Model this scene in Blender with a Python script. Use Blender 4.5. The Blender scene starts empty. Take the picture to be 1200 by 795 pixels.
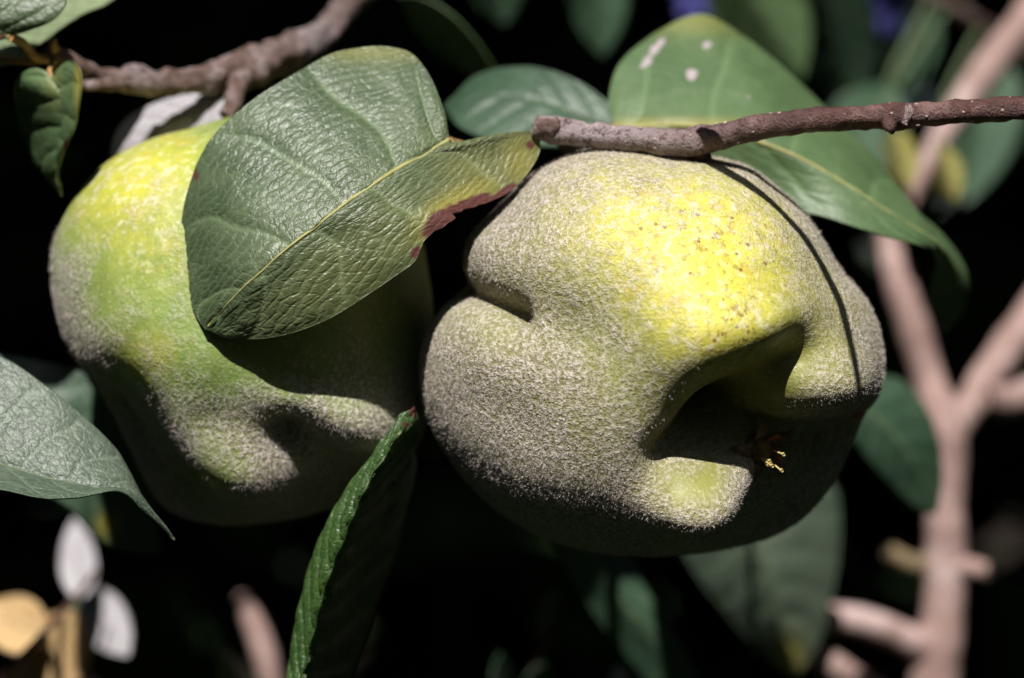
import bpy, bmesh, math, random
import numpy as np
from mathutils import Vector, Matrix
from mathutils.bvhtree import BVHTree

random.seed(7)
RNG = np.random.default_rng(11)
scene = bpy.context.scene
COL = scene.collection

# ------------------------------------------------------------------ camera
D = 0.60            # camera to the plane y = 0 (metres)
S = 0.20 / 1200     # metres per photo pixel in that plane
Z0 = 1.25           # height of the picture centre above the ground
cam_d = bpy.data.cameras.new('camera')
cam = bpy.data.objects.new('camera', cam_d)
COL.objects.link(cam)
cam.location = (0, -D, Z0)
cam.rotation_euler = (math.radians(90), 0, 0)
cam_d.sensor_width = 36
cam_d.lens = 36 * D / 0.20
cam_d.clip_start = 0.01
cam_d.clip_end = 1000
cam_d.dof.use_dof = True
cam_d.dof.focus_distance = D - 0.022
cam_d.dof.aperture_fstop = 7.5
cam_d.dof.aperture_blades = 7
scene.camera = cam

# ------------------------------------------------------------------ light
TS = Vector((-0.09, -0.62, 0.77)).normalized()      # towards the sun
SUN_EL = math.asin(TS.z)
world = bpy.data.worlds.new('World')
scene.world = world
world.use_nodes = True
wn = world.node_tree.nodes
wn.clear()
sky = wn.new('ShaderNodeTexSky')
sky.sky_type = 'NISHITA'
sky.sun_disc = False
sky.sun_elevation = SUN_EL
sky.sun_rotation = math.atan2(TS.x, TS.y)
bg = wn.new('ShaderNodeBackground')
bg.inputs['Strength'].default_value = 0.05
wo = wn.new('ShaderNodeOutputWorld')
world.node_tree.links.new(sky.outputs[0], bg.inputs['Color'])
world.node_tree.links.new(bg.outputs[0], wo.inputs['Surface'])
sun_d = bpy.data.lights.new('sun', 'SUN')
sun_d.energy = 5.0
sun_d.angle = math.radians(0.5)
sun_d.color = (1.0, 0.965, 0.915)
sun = bpy.data.objects.new('sun', sun_d)
COL.objects.link(sun)
sun.location = Vector((0, 0, Z0)) + TS * 6
sun.rotation_euler = TS.to_track_quat('Z', 'Y').to_euler()
scene.cycles.max_bounces = 5
scene.cycles.diffuse_bounces = 3
scene.view_settings.view_transform = 'Standard'
scene.view_settings.look = 'None'
scene.view_settings.gamma = 1.0
scene.view_settings.use_curve_mapping = False
scene.view_settings.exposure = 0.5


# ------------------------------------------------------------------ helpers
def P(px, py, y=0.0):
    f = (D + y) / D
    return np.array([(px - 600) * S * f, y, Z0 - (py - 397.5) * S * f])


def project(co):
    f = (D + co[:, 1]) / D
    return 600 + co[:, 0] / (S * f), 397.5 - (co[:, 2] - Z0) / (S * f)


def smooth(a, b, x):
    t = np.clip((x - a) / (b - a), 0, 1)
    return t * t * (3 - 2 * t)


def hash3(i, j, k, seed):
    n = (i * 374761393 + j * 668265263 + k * 1274126177 + seed * 974634721) & 0xFFFFFFFF
    n = ((n ^ (n >> 13)) * 1103515245) & 0xFFFFFFFF
    n = ((n ^ (n >> 16)) * 2246822519) & 0xFFFFFFFF
    return ((n ^ (n >> 15)) & 0xFFFF) / 65535.0


def noise3(co, scale, seed=0):
    p = np.asarray(co) * scale
    i = np.floor(p).astype(np.int64)
    f = p - i
    f = f * f * (3 - 2 * f)
    r = 0
    for dx in (0, 1):
        for dy in (0, 1):
            for dz in (0, 1):
                w = (f[:, 0] if dx else 1 - f[:, 0]) * (f[:, 1] if dy else 1 - f[:, 1]) * (f[:, 2] if dz else 1 - f[:, 2])
                r = r + w * hash3(i[:, 0] + dx, i[:, 1] + dy, i[:, 2] + dz, seed)
    return r * 2 - 1


def spline(pts, n):
    p = np.array(pts, float)
    d = np.r_[0, np.cumsum(np.maximum(np.linalg.norm(np.diff(p[:, :3], axis=0), axis=1), 1e-9))]
    t = d / d[-1]
    m = np.zeros_like(p)
    m[0] = (p[1] - p[0]) / (t[1] - t[0])
    m[-1] = (p[-1] - p[-2]) / (t[-1] - t[-2])
    for k in range(1, len(p) - 1):
        m[k] = (p[k + 1] - p[k - 1]) / (t[k + 1] - t[k - 1])
    u = np.linspace(0, 1, n)
    k = np.clip(np.searchsorted(t, u, side='right') - 1, 0, len(p) - 2)
    h = (t[k + 1] - t[k])
    s = (u - t[k]) / h
    h = h[:, None]
    s = s[:, None]
    return ((2 * s**3 - 3 * s**2 + 1) * p[k] + (s**3 - 2 * s**2 + s) * h * m[k]
            + (-2 * s**3 + 3 * s**2) * p[k + 1] + (s**3 - s**2) * h * m[k + 1])


def mesh_obj(name, verts, faces, mats, parent=None, attrs=None, uv=None, midx=None, shade=True, origin=None):
    verts = np.asarray(verts, float)
    if origin is not None:
        verts = verts - np.asarray(origin)
    me = bpy.data.meshes.new(name)
    if isinstance(faces, np.ndarray):
        nf, k = faces.shape
        me.vertices.add(len(verts))
        me.vertices.foreach_set('co', verts.astype(np.float32).ravel())
        me.loops.add(nf * k)
        me.loops.foreach_set('vertex_index', faces.astype(np.int32).ravel())
        me.polygons.add(nf)
        me.polygons.foreach_set('loop_start', np.arange(0, nf * k, k, dtype=np.int32))
        me.polygons.foreach_set('loop_total', np.full(nf, k, dtype=np.int32))
        me.update(calc_edges=True)
    else:
        me.from_pydata([tuple(v) for v in verts], [], [tuple(int(q) for q in f) for f in faces])
    for m in (mats if isinstance(mats, (list, tuple)) else [mats]):
        me.materials.append(m)
    if midx is not None:
        me.polygons.foreach_set('material_index', np.asarray(midx, dtype=np.int32))
    if shade:
        me.polygons.foreach_set('use_smooth', np.ones(len(me.polygons), dtype=bool))
    for key, val in (attrs or {}).items():
        a = me.attributes.new(key, 'FLOAT', 'POINT')
        a.data.foreach_set('value', np.asarray(val, dtype=np.float32))
    if uv is not None:
        li = np.zeros(len(me.loops), dtype=np.int32)
        me.loops.foreach_get('vertex_index', li)
        lay = me.uv_layers.new(name='UVMap')
        lay.data.foreach_set('uv', np.asarray(uv, dtype=np.float32)[li].ravel())
    me.validate()
    ob = bpy.data.objects.new(name, me)
    COL.objects.link(ob)
    if parent is not None:
        ob.parent = parent
        ob.matrix_parent_inverse = Matrix.Identity(4)
    if origin is not None:
        ob.location = origin
    return ob


def root(name, label, cat, group=None):
    e = bpy.data.objects.new(name, None)
    COL.objects.link(e)
    e.empty_display_size = 0.01
    e['label'] = label
    e['category'] = cat
    if group:
        e['group'] = group
    return e


def tube(path, n=None, seg=14, knob=0.0, kscale=400, seed=0, cap=True, ragged=False):
    """path rows: x, y, z, radius (world)"""
    q = spline(path, n) if n else np.array(path, float)
    c, r = q[:, :3], np.maximum(q[:, 3], 1e-5)
    t = np.gradient(c, axis=0)
    t /= np.linalg.norm(t, axis=1)[:, None] + 1e-12
    up = np.array([0.13, 0.29, 0.95])
    vs, fs = [], []
    a = np.linspace(0, 2 * math.pi, seg, endpoint=False)
    for k in range(len(c)):
        b1 = np.cross(t[k], up)
        if np.linalg.norm(b1) < 0.05:
            b1 = np.cross(t[k], np.array([1, 0, 0.]))
        b1 /= np.linalg.norm(b1)
        b2 = np.cross(t[k], b1)
        ring = np.cos(a)[:, None] * b1 + np.sin(a)[:, None] * b2
        p = c[k] + ring * r[k]
        if knob:
            p = p + ring * (knob * r[k] * (noise3(p, kscale, seed) + 0.5 * noise3(p, kscale * 2.3, seed + 1)))[:, None]
        vs.append(p)
    vs = np.concatenate(vs)
    m = len(c)
    for k in range(m - 1):
        for j in range(seg):
            j2 = (j + 1) % seg
            fs.append((k * seg + j, k * seg + j2, (k + 1) * seg + j2, (k + 1) * seg + j))
    fs = np.array(fs)[:, ::-1]
    if cap:
        n0 = len(vs)
        e0 = c[0] - t[0] * r[0] * 0.5
        e1 = c[-1] + t[-1] * r[-1] * 0.5
        vs = np.vstack([vs, e0, e1])
        ex = []
        for j in range(seg):
            j2 = (j + 1) % seg
            ex.append((n0, j2, j, j))
            ex.append((n0 + 1, (m - 1) * seg + j, (m - 1) * seg + j2, (m - 1) * seg + j2))
        faces = [tuple(f) for f in fs] + [e[:3] for e in ex]
        return vs, faces
    return vs, [tuple(f) for f in fs]


def pxpath(rows):
    """rows: px, py, y, radius in photo pixels at that depth"""
    return [tuple(P(a, b, y)) + (r * S * (D + y) / D,) for a, b, y, r in rows]


# ------------------------------------------------------------------ materials
class NT:
    def __init__(s, name):
        s.m = bpy.data.materials.new(name)
        s.m.use_nodes = True
        s.t = s.m.node_tree
        s.t.nodes.clear()
        s.out = s.t.nodes.new('ShaderNodeOutputMaterial')

    def n(s, typ, **kw):
        o = s.t.nodes.new('ShaderNode' + typ)
        for k, v in kw.items():
            setattr(o, k, v)
        return o

    def l(s, a, b):
        s.t.links.new(a, b)

    def val(s, sock, v):
        if hasattr(v, 'bl_idname') and 'Socket' in type(v).__name__ or isinstance(v, bpy.types.NodeSocket):
            s.l(v, sock)
        else:
            sock.default_value = v

    def math(s, op, a, b=0.0, c=None, clamp=False):
        o = s.n('Math', operation=op, use_clamp=clamp)
        s.val(o.inputs[0], a)
        s.val(o.inputs[1], b)
        if c is not None:
            s.val(o.inputs[2], c)
        return o.outputs[0]

    def mix(s, f, a, b):
        o = s.n('Mix', data_type='RGBA')
        s.val(o.inputs[0], f)
        s.val(o.inputs[6], a if isinstance(a, bpy.types.NodeSocket) else (*a, 1))
        s.val(o.inputs[7], b if isinstance(b, bpy.types.NodeSocket) else (*b, 1))
        return o.outputs[2]

    def noise(s, vec, scale, detail=3, rough=0.55, dist=0.0):
        o = s.n('TexNoise')
        s.l(vec, o.inputs['Vector'])
        o.inputs['Scale'].default_value = scale
        o.inputs['Detail'].default_value = detail
        o.inputs['Roughness'].default_value = rough
        o.inputs['Distortion'].default_value = dist
        return o.outputs['Fac']

    def vor(s, vec, scale, feature='DISTANCE_TO_EDGE', out='Distance'):
        o = s.n('TexVoronoi', feature=feature)
        s.l(vec, o.inputs['Vector'])
        o.inputs['Scale'].default_value = scale
        return o.outputs[out]

    def rng(s, v, a, b, c=0.0, d=1.0):
        o = s.n('MapRange', clamp=True)
        o.interpolation_type = 'SMOOTHSTEP'
        s.val(o.inputs[0], v)
        for k, q in enumerate((a, b, c, d)):
            o.inputs[k + 1].default_value = q
        return o.outputs[0]

    def attr(s, name):
        return s.n('Attribute', attribute_name=name).outputs['Fac']

    def bump(s, h, dist, strength=1.0, normal=None):
        o = s.n('Bump')
        o.inputs['Strength'].default_value = strength
        o.inputs['Distance'].default_value = dist
        s.l(h, o.inputs['Height'])
        if normal is not None:
            s.l(normal, o.inputs['Normal'])
        return o.outputs[0]

    def bsdf(s, col, rough, nrm=None, spec=0.5, sheen=None, coat=0.0):
        b = s.n('BsdfPrincipled')
        s.val(b.inputs['Base Color'], col if isinstance(col, bpy.types.NodeSocket) else (*col, 1))
        s.val(b.inputs['Roughness'], rough)
        s.val(b.inputs['Specular IOR Level'], spec)
        if nrm is not None:
            s.l(nrm, b.inputs['Normal'])
        if sheen is not None:
            s.val(b.inputs['Sheen Weight'], sheen)
            b.inputs['Sheen Roughness'].default_value = 0.5
        return b

    def done(s, b):
        s.l(b.outputs[0], s.out.inputs['Surface'])
        return s.m


def mat_skin(name, green, olive, yellow):
    t = NT(name)
    co = t.n('TexCoord').outputs['Object']
    fz, ye, ru = t.attr('fuzz'), t.attr('yel'), t.attr('rust')
    n1 = t.noise(co, 45, 4)
    n2 = t.noise(co, 1150, 3, 0.65)
    n3 = t.noise(co, 2800, 2)
    n4 = t.noise(co, 300, 5, 0.7)
    n5 = t.noise(co, 140, 4, 0.6)
    n6 = t.noise(co, 520, 3, 0.6)
    yy = t.math('ADD', ye, t.math('MULTIPLY', t.math('SUBTRACT', n4, 0.5), 1.5))
    yy = t.math('MULTIPLY', t.math('MULTIPLY', yy, t.rng(ye, 0.0, 0.5)), 1.0, clamp=True)
    c = t.mix(t.rng(n1, 0.35, 0.65), green, olive)
    c = t.mix(t.math('MULTIPLY', t.rng(n5, 0.45, 0.7), 0.45), c, tuple(q * 0.62 for q in olive))
    c = t.mix(yy, c, yellow)
    c = t.mix(t.math('MULTIPLY', t.math('MULTIPLY', t.rng(n6, 0.50, 0.66), t.rng(ye, 0.15, 0.6)), 0.6), c, (0.66, 0.63, 0.42))
    c = t.mix(t.math('MULTIPLY', t.math('MULTIPLY', t.rng(t.noise(co, 210, 3, 0.6), 0.54, 0.68), t.rng(ye, 0.2, 0.7)), 0.55), c, (0.46, 0.34, 0.045))
    # fine pale dots and russet specks
    sp = t.vor(co, 620, 'F1')
    c = t.mix(t.math('MULTIPLY', t.rng(sp, 0.30, 0.08), 0.35), c, (0.55, 0.52, 0.28))
    rs = t.math('MULTIPLY', t.rng(t.noise(co, 640, 4, 0.75), 0.535, 0.60), ru)
    vd = t.vor(co, 300, 'F1')
    rs = t.math('MAXIMUM', rs, t.math('MULTIPLY', t.rng(vd, 0.17, 0.09), t.rng(ru, 0.15, 0.5)))
    c = t.mix(t.math('MULTIPLY', rs, 0.85), c, (0.19, 0.075, 0.018))
    # felt of hairs
    fcol = t.mix(t.rng(n2, 0.36, 0.64), (0.22, 0.19, 0.13), (0.60, 0.535, 0.485))
    gate = t.math('ADD', t.math('MULTIPLY', fz, 0.95), t.math('MULTIPLY', t.math('SUBTRACT', n2, 0.5), 1.1))
    gate = t.math('ADD', gate, t.math('MULTIPLY', t.math('SUBTRACT', n6, 0.5), 0.8), clamp=True)
    gate = t.math('MULTIPLY', gate, t.rng(fz, 0.0, 0.25))
    c = t.mix(t.math('MULTIPLY', gate, 0.90), c, fcol)
    h = t.math('ADD', t.math('MULTIPLY', n2, t.math('ADD', fz, 0.14)), t.math('MULTIPLY', n3, t.math('MULTIPLY', fz, 0.45)))
    nb = t.bump(h, 0.0011, 0.9)
    rough = t.math('ADD', 0.40, t.math('MULTIPLY', fz, 0.55), clamp=True)
    spec = t.math('MULTIPLY', t.math('SUBTRACT', 1.0, fz, clamp=True), 0.40)
    b = t.bsdf(c, rough, nb, spec, t.math('MULTIPLY', fz, 0.12))
    return t.done(b)


def mat_leaf(name, dark, light, yellow=(0.30, 0.26, 0.05), rough=0.42, transl=0.12, net=1.0, woolly=0.0, spec=0.5):
    t = NT(name)
    uv = t.n('UVMap').outputs[0]
    co = t.n('TexCoord').outputs['Object']
    v1 = t.vor(uv, 0.42)            # uv in millimetres
    warp = t.n('VectorMath', operation='ADD')
    nz = t.n('TexNoise')
    t.l(uv, nz.inputs['Vector'])
    nz.inputs['Scale'].default_value = 0.5
    sc = t.n('VectorMath', operation='SCALE')
    t.l(nz.outputs['Color'], sc.inputs[0])
    sc.inputs['Scale'].default_value = 1.6
    t.l(uv, warp.inputs[0])
    t.l(sc.outputs[0], warp.inputs[1])
    v1 = t.vor(warp.outputs[0], 0.55)
    v2 = t.vor(warp.outputs[0], 1.35)
    a1 = t.rng(v1, 0.0, 0.20)
    a2 = t.rng(v2, 0.0, 0.30)
    n1 = t.noise(co, 60, 4)
    n2 = t.noise(co, 900, 3)
    c = t.mix(t.rng(t.math('ADD', n1, t.math('MULTIPLY', t.math('SUBTRACT', n2, 0.5), 0.35)), 0.30, 0.70), dark, light)
    vein = t.attr('vein')
    vc = tuple(min(1, q * 1.8 + 0.025) for q in light)
    c = t.mix(t.math('MULTIPLY', vein, 0.25 + 0.45 * net), c, vc)
    c = t.mix(t.math('MULTIPLY', t.math('SUBTRACT', 1.0, a1), 0.14 * net), c, vc)
    c = t.mix(t.math('MULTIPLY', t.attr('yel'), t.rng(n1, 0.2, 0.6, 0.6, 1.0)), c, yellow)
    c = t.mix(t.math('MULTIPLY', t.attr('nec'), 1.0, clamp=True), c, (0.085, 0.022, 0.016))
    c = t.mix(t.rng(t.attr('spot'), 0.35, 0.6), c, (0.40, 0.33, 0.35))
    h = t.math('ADD', t.math('MULTIPLY', a1, 0.34 * net), t.math('MULTIPLY', a2, 0.16 * net))
    h = t.math('ADD', h, t.math('MULTIPLY', n2, 0.22))
    nb = t.bump(h, 0.00024, 0.8)
    ro = t.math('ADD', rough - 0.08, t.math('MULTIPLY', n1, 0.16))
    ro = t.math('ADD', ro, t.math('MULTIPLY', t.attr('nec'), 0.3))
    b = t.bsdf(c, ro, nb, spec, woolly)
    tr = t.n('BsdfTranslucent')
    trc = t.mix(0.5, c, (0.16, 0.22, 0.02))
    t.l(trc, tr.inputs['Color'])
    mx = t.n('MixShader')
    mx.inputs[0].default_value = transl
    t.l(b.outputs[0], mx.inputs[1])
    t.l(tr.outputs[0], mx.inputs[2])
    return t.done(mx)


def mat_bark(name, a, b_, c_, rough=0.75, s1=260, bump=0.0006, spec=0.3):
    t = NT(name)
    co = t.n('TexCoord').outputs['Object']
    n1 = t.noise(co, s1, 5, 0.65)
    n2 = t.noise(co, s1 * 4.5, 4, 0.6)
    n3 = t.noise(co, s1 * 0.35, 3)
    c = t.mix(t.rng(n1, 0.35, 0.65), a, b_)
    c = t.mix(t.rng(t.math('ADD', n3, t.math('MULTIPLY', t.math('SUBTRACT', n2, 0.5), 0.5)), 0.50, 0.68), c, c_)
    g_ = t.math('MULTIPLY', t.attr('grey'), t.rng(t.math('ADD', n1, t.math('MULTIPLY', t.math('SUBTRACT', n2, 0.5), 0.8)), 0.3, 0.55))
    c = t.mix(g_, c, (0.30, 0.245, 0.25))
    c = t.mix(t.rng(n2, 0.60, 0.72, 0.0, 0.6), c, tuple(q * 0.45 for q in a))
    h = t.math('ADD', n1, t.math('MULTIPLY', n2, 0.9))
    return t.done(t.bsdf(c, rough, t.bump(h, bump, 1.0), spec))


def mat_plain(name, a, b_, scale=300, rough=0.8, transl=0.0, spec=0.3, bump=0.0003):
    t = NT(name)
    co = t.n('TexCoord').outputs['Object']
    n1 = t.noise(co, scale, 4)
    c = t.mix(t.rng(n1, 0.3, 0.7), a, b_)
    b = t.bsdf(c, rough, t.bump(n1, bump, 0.6), spec)
    if transl:
        tr = t.n('BsdfTranslucent')
        t.l(c, tr.inputs['Color'])
        mx = t.n('MixShader')
        mx.inputs[0].default_value = transl
        t.l(b.outputs[0], mx.inputs[1])
        t.l(tr.outputs[0], mx.inputs[2])
        return t.done(mx)
    return t.done(b)


M_SKIN_R = mat_skin('quince_skin_yellow_green', (0.21, 0.22, 0.055), (0.25, 0.245, 0.065), (0.60, 0.56, 0.085))
M_SKIN_L = mat_skin('quince_skin_lime_green', (0.165, 0.245, 0.055), (0.23, 0.285, 0.075), (0.47, 0.46, 0.06))
M_FUZZ = mat_plain('quince_felt_hairs', (0.47, 0.41, 0.365), (0.68, 0.615, 0.565), 900, 0.9, 0.25, 0.1)
M_LEAF = mat_leaf('leaf_upper_glossy', (0.044, 0.070, 0.032), (0.078, 0.110, 0.054), rough=0.43)
M_LEAF_GREY = mat_leaf('leaf_upper_greygreen', (0.048, 0.074, 0.048), (0.078, 0.104, 0.072), rough=0.46)
M_LEAF_SOFT = mat_leaf('leaf_upper_midgreen', (0.060, 0.105, 0.042), (0.092, 0.150, 0.062), rough=0.5, net=0.4)
M_LEAF_DARK = mat_leaf('leaf_upper_bluegreen', (0.022, 0.050, 0.028), (0.042, 0.080, 0.045), rough=0.45, net=0.6, transl=0.08)
M_LEAF_FRESH = mat_leaf('leaf_fresh_green', (0.020, 0.050, 0.010), (0.042, 0.085, 0.018), rough=0.40)
M_UNDER = mat_leaf('leaf_underside_downy', (0.13, 0.17, 0.09), (0.19, 0.23, 0.13), rough=0.8, net=0.6, spec=0.15)
M_PALE = mat_leaf('leaf_underside_woolly_pale', (0.29, 0.27, 0.29), (0.42, 0.40, 0.42), rough=0.95, net=0.4, spec=0.05)
M_DRY = mat_leaf('leaf_dry_tan', (0.34, 0.22, 0.10), (0.50, 0.34, 0.17), rough=0.8, net=0.5, spec=0.15)
M_YELLOWLEAF = mat_leaf('leaf_yellowed', (0.30, 0.28, 0.07), (0.42, 0.38, 0.12), rough=0.6, net=0.5)
M_RIB = mat_plain('midrib_yellow', (0.26, 0.25, 0.085), (0.36, 0.34, 0.13), 500, 0.55)
M_RIB_GREEN = mat_plain('midrib_green', (0.07, 0.10, 0.05), (0.11, 0.14, 0.075), 500, 0.55)
M_PETIOLE = mat_plain('petiole_tan', (0.30, 0.17, 0.06), (0.42, 0.25, 0.10), 500, 0.6)
M_TWIG = mat_bark('twig_bark_red', (0.050, 0.018, 0.015), (0.095, 0.036, 0.030), (0.16, 0.09, 0.08), 0.5, 460, 0.0006, 0.5)
M_BRANCH = mat_bark('branch_bark_grey', (0.10, 0.058, 0.045), (0.22, 0.145, 0.125), (0.40, 0.32, 0.32), 0.75, 520, 0.0011)
M_PINKBARK = mat_bark('branch_bark_pinkish', (0.26, 0.165, 0.145), (0.36, 0.25, 0.225), (0.44, 0.33, 0.31), 0.8, 150, 0.0006)
M_LENT = mat_plain('lenticel_cork', (0.30, 0.22, 0.19), (0.46, 0.38, 0.35), 800, 0.9)
M_SEPAL = mat_plain('sepal_dry', (0.10, 0.07, 0.04), (0.24, 0.18, 0.10), 800, 0.8)
M_STAMEN = mat_plain('stamen_yellow', (0.50, 0.38, 0.12), (0.62, 0.50, 0.22), 800, 0.7)
M_RESIN = mat_plain('resin_orange', (0.45, 0.11, 0.02), (0.60, 0.20, 0.05), 800, 0.3, 0.0, 0.6)
M_BLUE = mat_plain('petal_violet_blue', (0.045, 0.045, 0.20), (0.07, 0.07, 0.28), 200, 0.7, 0.2)
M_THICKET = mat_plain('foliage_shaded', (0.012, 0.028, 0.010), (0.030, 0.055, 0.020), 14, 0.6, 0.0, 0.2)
M_SOIL = mat_plain('soil', (0.020, 0.014, 0.010), (0.045, 0.032, 0.022), 9, 0.95, 0.0, 0.1, 0.02)

# ------------------------------------------------------------------ ground
g = mesh_obj('ground', [(-300, -300, 0), (300, -300, 0), (300, 300, 0), (-300, 300, 0)], [(0, 1, 2, 3)], M_SOIL, shade=False)
g['kind'] = 'structure'
g['label'] = 'dark bare soil under the quince bush'


# ------------------------------------------------------------------ foliage masses: the shaded thicket and unseen ones added to block light
def leaf_mass(name, label, centers, size, mat, seed, flat=0.35):
    r = np.random.default_rng(seed)
    n = len(centers)
    us = np.array([0, .28, .62, 1.0])
    ws = np.array([0.05, 0.33, 0.30, 0.02])
    tv = []
    for u, w in zip(us, ws):
        for s in (-1, 0, 1):
            tv.append((u - 0.5, s * w, 0.10 * abs(s) * (w / 0.33) - 0.25 * (u - 0.4)**2))
    tv = np.array(tv)
    tf = []
    for k in range(3):
        for j in range(2):
            a = k * 3 + j
            tf.append((a, a + 1, a + 4, a + 3))
    tf = np.array(tf)
    d = r.normal(size=(n, 3))
    d[:, 2] *= 0.6
    d /= np.linalg.norm(d, axis=1)[:, None]
    w = r.normal(size=(n, 3))
    w[:, 2] += flat * 3
    w -= d * np.sum(w * d, 1)[:, None]
    w /= np.linalg.norm(w, axis=1)[:, None]
    b = np.cross(w, d)
    sz = size * r.uniform(0.7, 1.25, n)
    V = (centers[:, None, :] + sz[:, None, None] * (tv[None, :, 0, None] * d[:, None, :]
         + tv[None, :, 1, None] * b[:, None, :] + tv[None, :, 2, None] * w[:, None, :]))
    F = (tf[None] + (np.arange(n) * len(tv))[:, None, None]).reshape(-1, 4)
    o = mesh_obj(name, V.reshape(-1, 3), F, mat)
    o['kind'] = 'stuff'
    o['label'] = label
    o['category'] = 'foliage'
    return o


def boxpts(n, x0, x1, y0, y1, z0, z1, seed):
    r = np.random.default_rng(seed)
    return np.c_[r.uniform(x0, x1, n), r.uniform(y0, y1, n), Z0 + r.uniform(z0, z1, n)]


TANE = -TS.y / TS.z
# unseen crown added to darken the background; its sunward edge is cut to leave the first 20 cm behind the fruit in the sun
c = boxpts(17000, -1.4, 1.4, -0.85, 1.5, 0.20, 1.15, 1)
q = c[:, 1] + (c[:, 2] - Z0) * TANE
edge = 0.41 + 0.05 * noise3(c, 9, 4)
c = c[q > edge]
leaf_mass('shading_crown', 'dense dark leaves added overhead, out of view, to shade the depth behind the fruit', c, 0.075, M_THICKET, 2)
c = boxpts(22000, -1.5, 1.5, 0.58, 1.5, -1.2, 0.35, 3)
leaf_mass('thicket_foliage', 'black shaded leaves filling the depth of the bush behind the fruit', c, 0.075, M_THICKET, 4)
c = boxpts(7000, -1.6, 1.6, -0.1, 0.6, -1.2, -0.30, 5)  # unseen leaves added under the fruit to stop light bouncing up
leaf_mass('bounce_block_foliage', 'dark leaves added below the fruit, out of view, to stop bounced light', c, 0.085, M_THICKET, 6)
c = np.vstack([boxpts(4500, -1.6, -0.45, -0.2, 1.0, -0.5, 0.6, 7), boxpts(4500, 0.45, 1.6, -0.2, 1.0, -0.5, 0.6, 8)])  # unseen leaf walls added left and right to keep skylight off the shadows
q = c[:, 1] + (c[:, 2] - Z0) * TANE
leaf_mass('side_block_foliage', 'dark leaves added out of view on both sides of the fruit to block skylight', c, 0.08, M_THICKET, 9)
c = np.vstack([boxpts(5000, -6, 6, 2.6, 3.6, -1.2, 2.8, 10)])  # backstop added so that no bright sky shows through the thicket
leaf_mass('sky_backstop_hedge', 'dark hedge added behind the bush to close gaps of bright sky', c, 0.24, M_THICKET, 11)
c = np.vstack([boxpts(7000, -5, 5, -3.8, -2.9, -1.2, 2.55, 12), boxpts(4200, -4.2, -3.0, -3.6, 3, -1.2, 3.4, 13), boxpts(4200, 3.0, 4.2, -3.6, 3, -1.2, 3.4, 14)])  # unseen hedge added behind and beside the camera to cut the sky fill
leaf_mass('skylight_block_hedge', 'unseen dark hedge added behind and beside the camera to block skylight', c, 0.24, M_THICKET, 15)


# ------------------------------------------------------------------ fruit
def make_fruit(outline, center, yc, bf, bb, feats, lowamp, seed, squash=1.0):
    bm = bmesh.new()
    bmesh.ops.create_icosphere(bm, subdivisions=7, radius=1.0)
    me = bpy.data.meshes.new('tmp')
    bm.to_mesh(me)
    bm.free()
    n = len(me.vertices)
    co = np.zeros(n * 3)
    me.vertices.foreach_get('co', co)
    co = co.reshape(-1, 3)
    fa = np.zeros(len(me.loops), dtype=np.int32)
    me.loops.foreach_get('vertex_index', fa)
    fa = fa.reshape(-1, 3)
    bpy.data.meshes.remove(me)
    o = np.array(outline, float)
    ang = np.arctan2(-(o[:, 1] - center[1]), o[:, 0] - center[0])
    rad = np.hypot(o[:, 0] - center[0], o[:, 1] - center[1])
    k = np.argsort(ang)
    ang, rad = ang[k], rad[k]
    aa = np.r_[ang - 2 * math.pi, ang, ang + 2 * math.pi]
    rr = np.r_[rad, rad, rad]
    grid = np.linspace(-math.pi, math.pi, 721)
    gr = np.interp(grid, aa, rr)[:-1]
    ker = np.exp(-0.5 * (np.arange(-9, 10) / 3.2)**2)
    ker /= ker.sum()
    gr = np.convolve(np.r_[gr[-9:], gr, gr[:9]], ker, 'valid')
    gr = np.r_[gr, gr[0]]
    phi = np.arctan2(co[:, 2], co[:, 0])
    rho = np.hypot(co[:, 0], co[:, 2])
    R = np.interp(phi, grid, gr)
    R0 = gr.mean()
    Re = (R0 + (R - R0) * rho**1.7) * S * (D + yc) / D
    C = P(center[0], center[1], yc)
    y = np.where(co[:, 1] < 0, -np.abs(co[:, 1])**0.95 * bf, np.abs(co[:, 1])**0.95 * bb)
    v = np.c_[co[:, 0] * Re, y, co[:, 2] * Re] + C
    px, py = project(v)
    front = smooth(0.12, -0.16, co[:, 1])
    d = np.zeros(n)
    for f in feats:
        if f[0] == 'b':
            _, x0, y0, amp, sx, sy, rot = f
            ca, sa = math.cos(math.radians(rot)), math.sin(math.radians(rot))
            dx, dy = px - x0, py - y0
            e = ((dx * ca + dy * sa) / sx)**2 + ((-dx * sa + dy * ca) / sy)**2
            d += amp * np.exp(-0.5 * e)
        else:
            _, x0, y0, x1, y1, a0, a1, s0, s1 = f
            vx, vy = x1 - x0, y1 - y0
            t = np.clip(((px - x0) * vx + (py - y0) * vy) / (vx * vx + vy * vy), 0, 1)
            dd = np.hypot(px - x0 - t * vx, py - y0 - t * vy)
            sg = s0 + (s1 - s0) * t
            d += (a0 + (a1 - a0) * t) * np.exp(-0.5 * (dd / sg)**2)
    nrm = co / np.array([R0 * S, bf, R0 * S]) * R0 * S
    nrm /= np.linalg.norm(nrm, axis=1)[:, None]
    d = d * front * 0.001
    d += (noise3(v, 38, seed) * lowamp + noise3(v, 90, seed + 1) * lowamp * 0.35) * 0.001 * smooth(1.0, 0.8, rho)
    v = v + nrm * d[:, None]
    return v, fa, C


def blob(px, py, x0, y0, sx, sy, rot=0):
    ca, sa = math.cos(math.radians(rot)), math.sin(math.radians(rot))
    dx, dy = px - x0, py - y0
    return np.exp(-0.5 * (((dx * ca + dy * sa) / sx)**2 + ((-dx * sa + dy * ca) / sy)**2))


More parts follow.
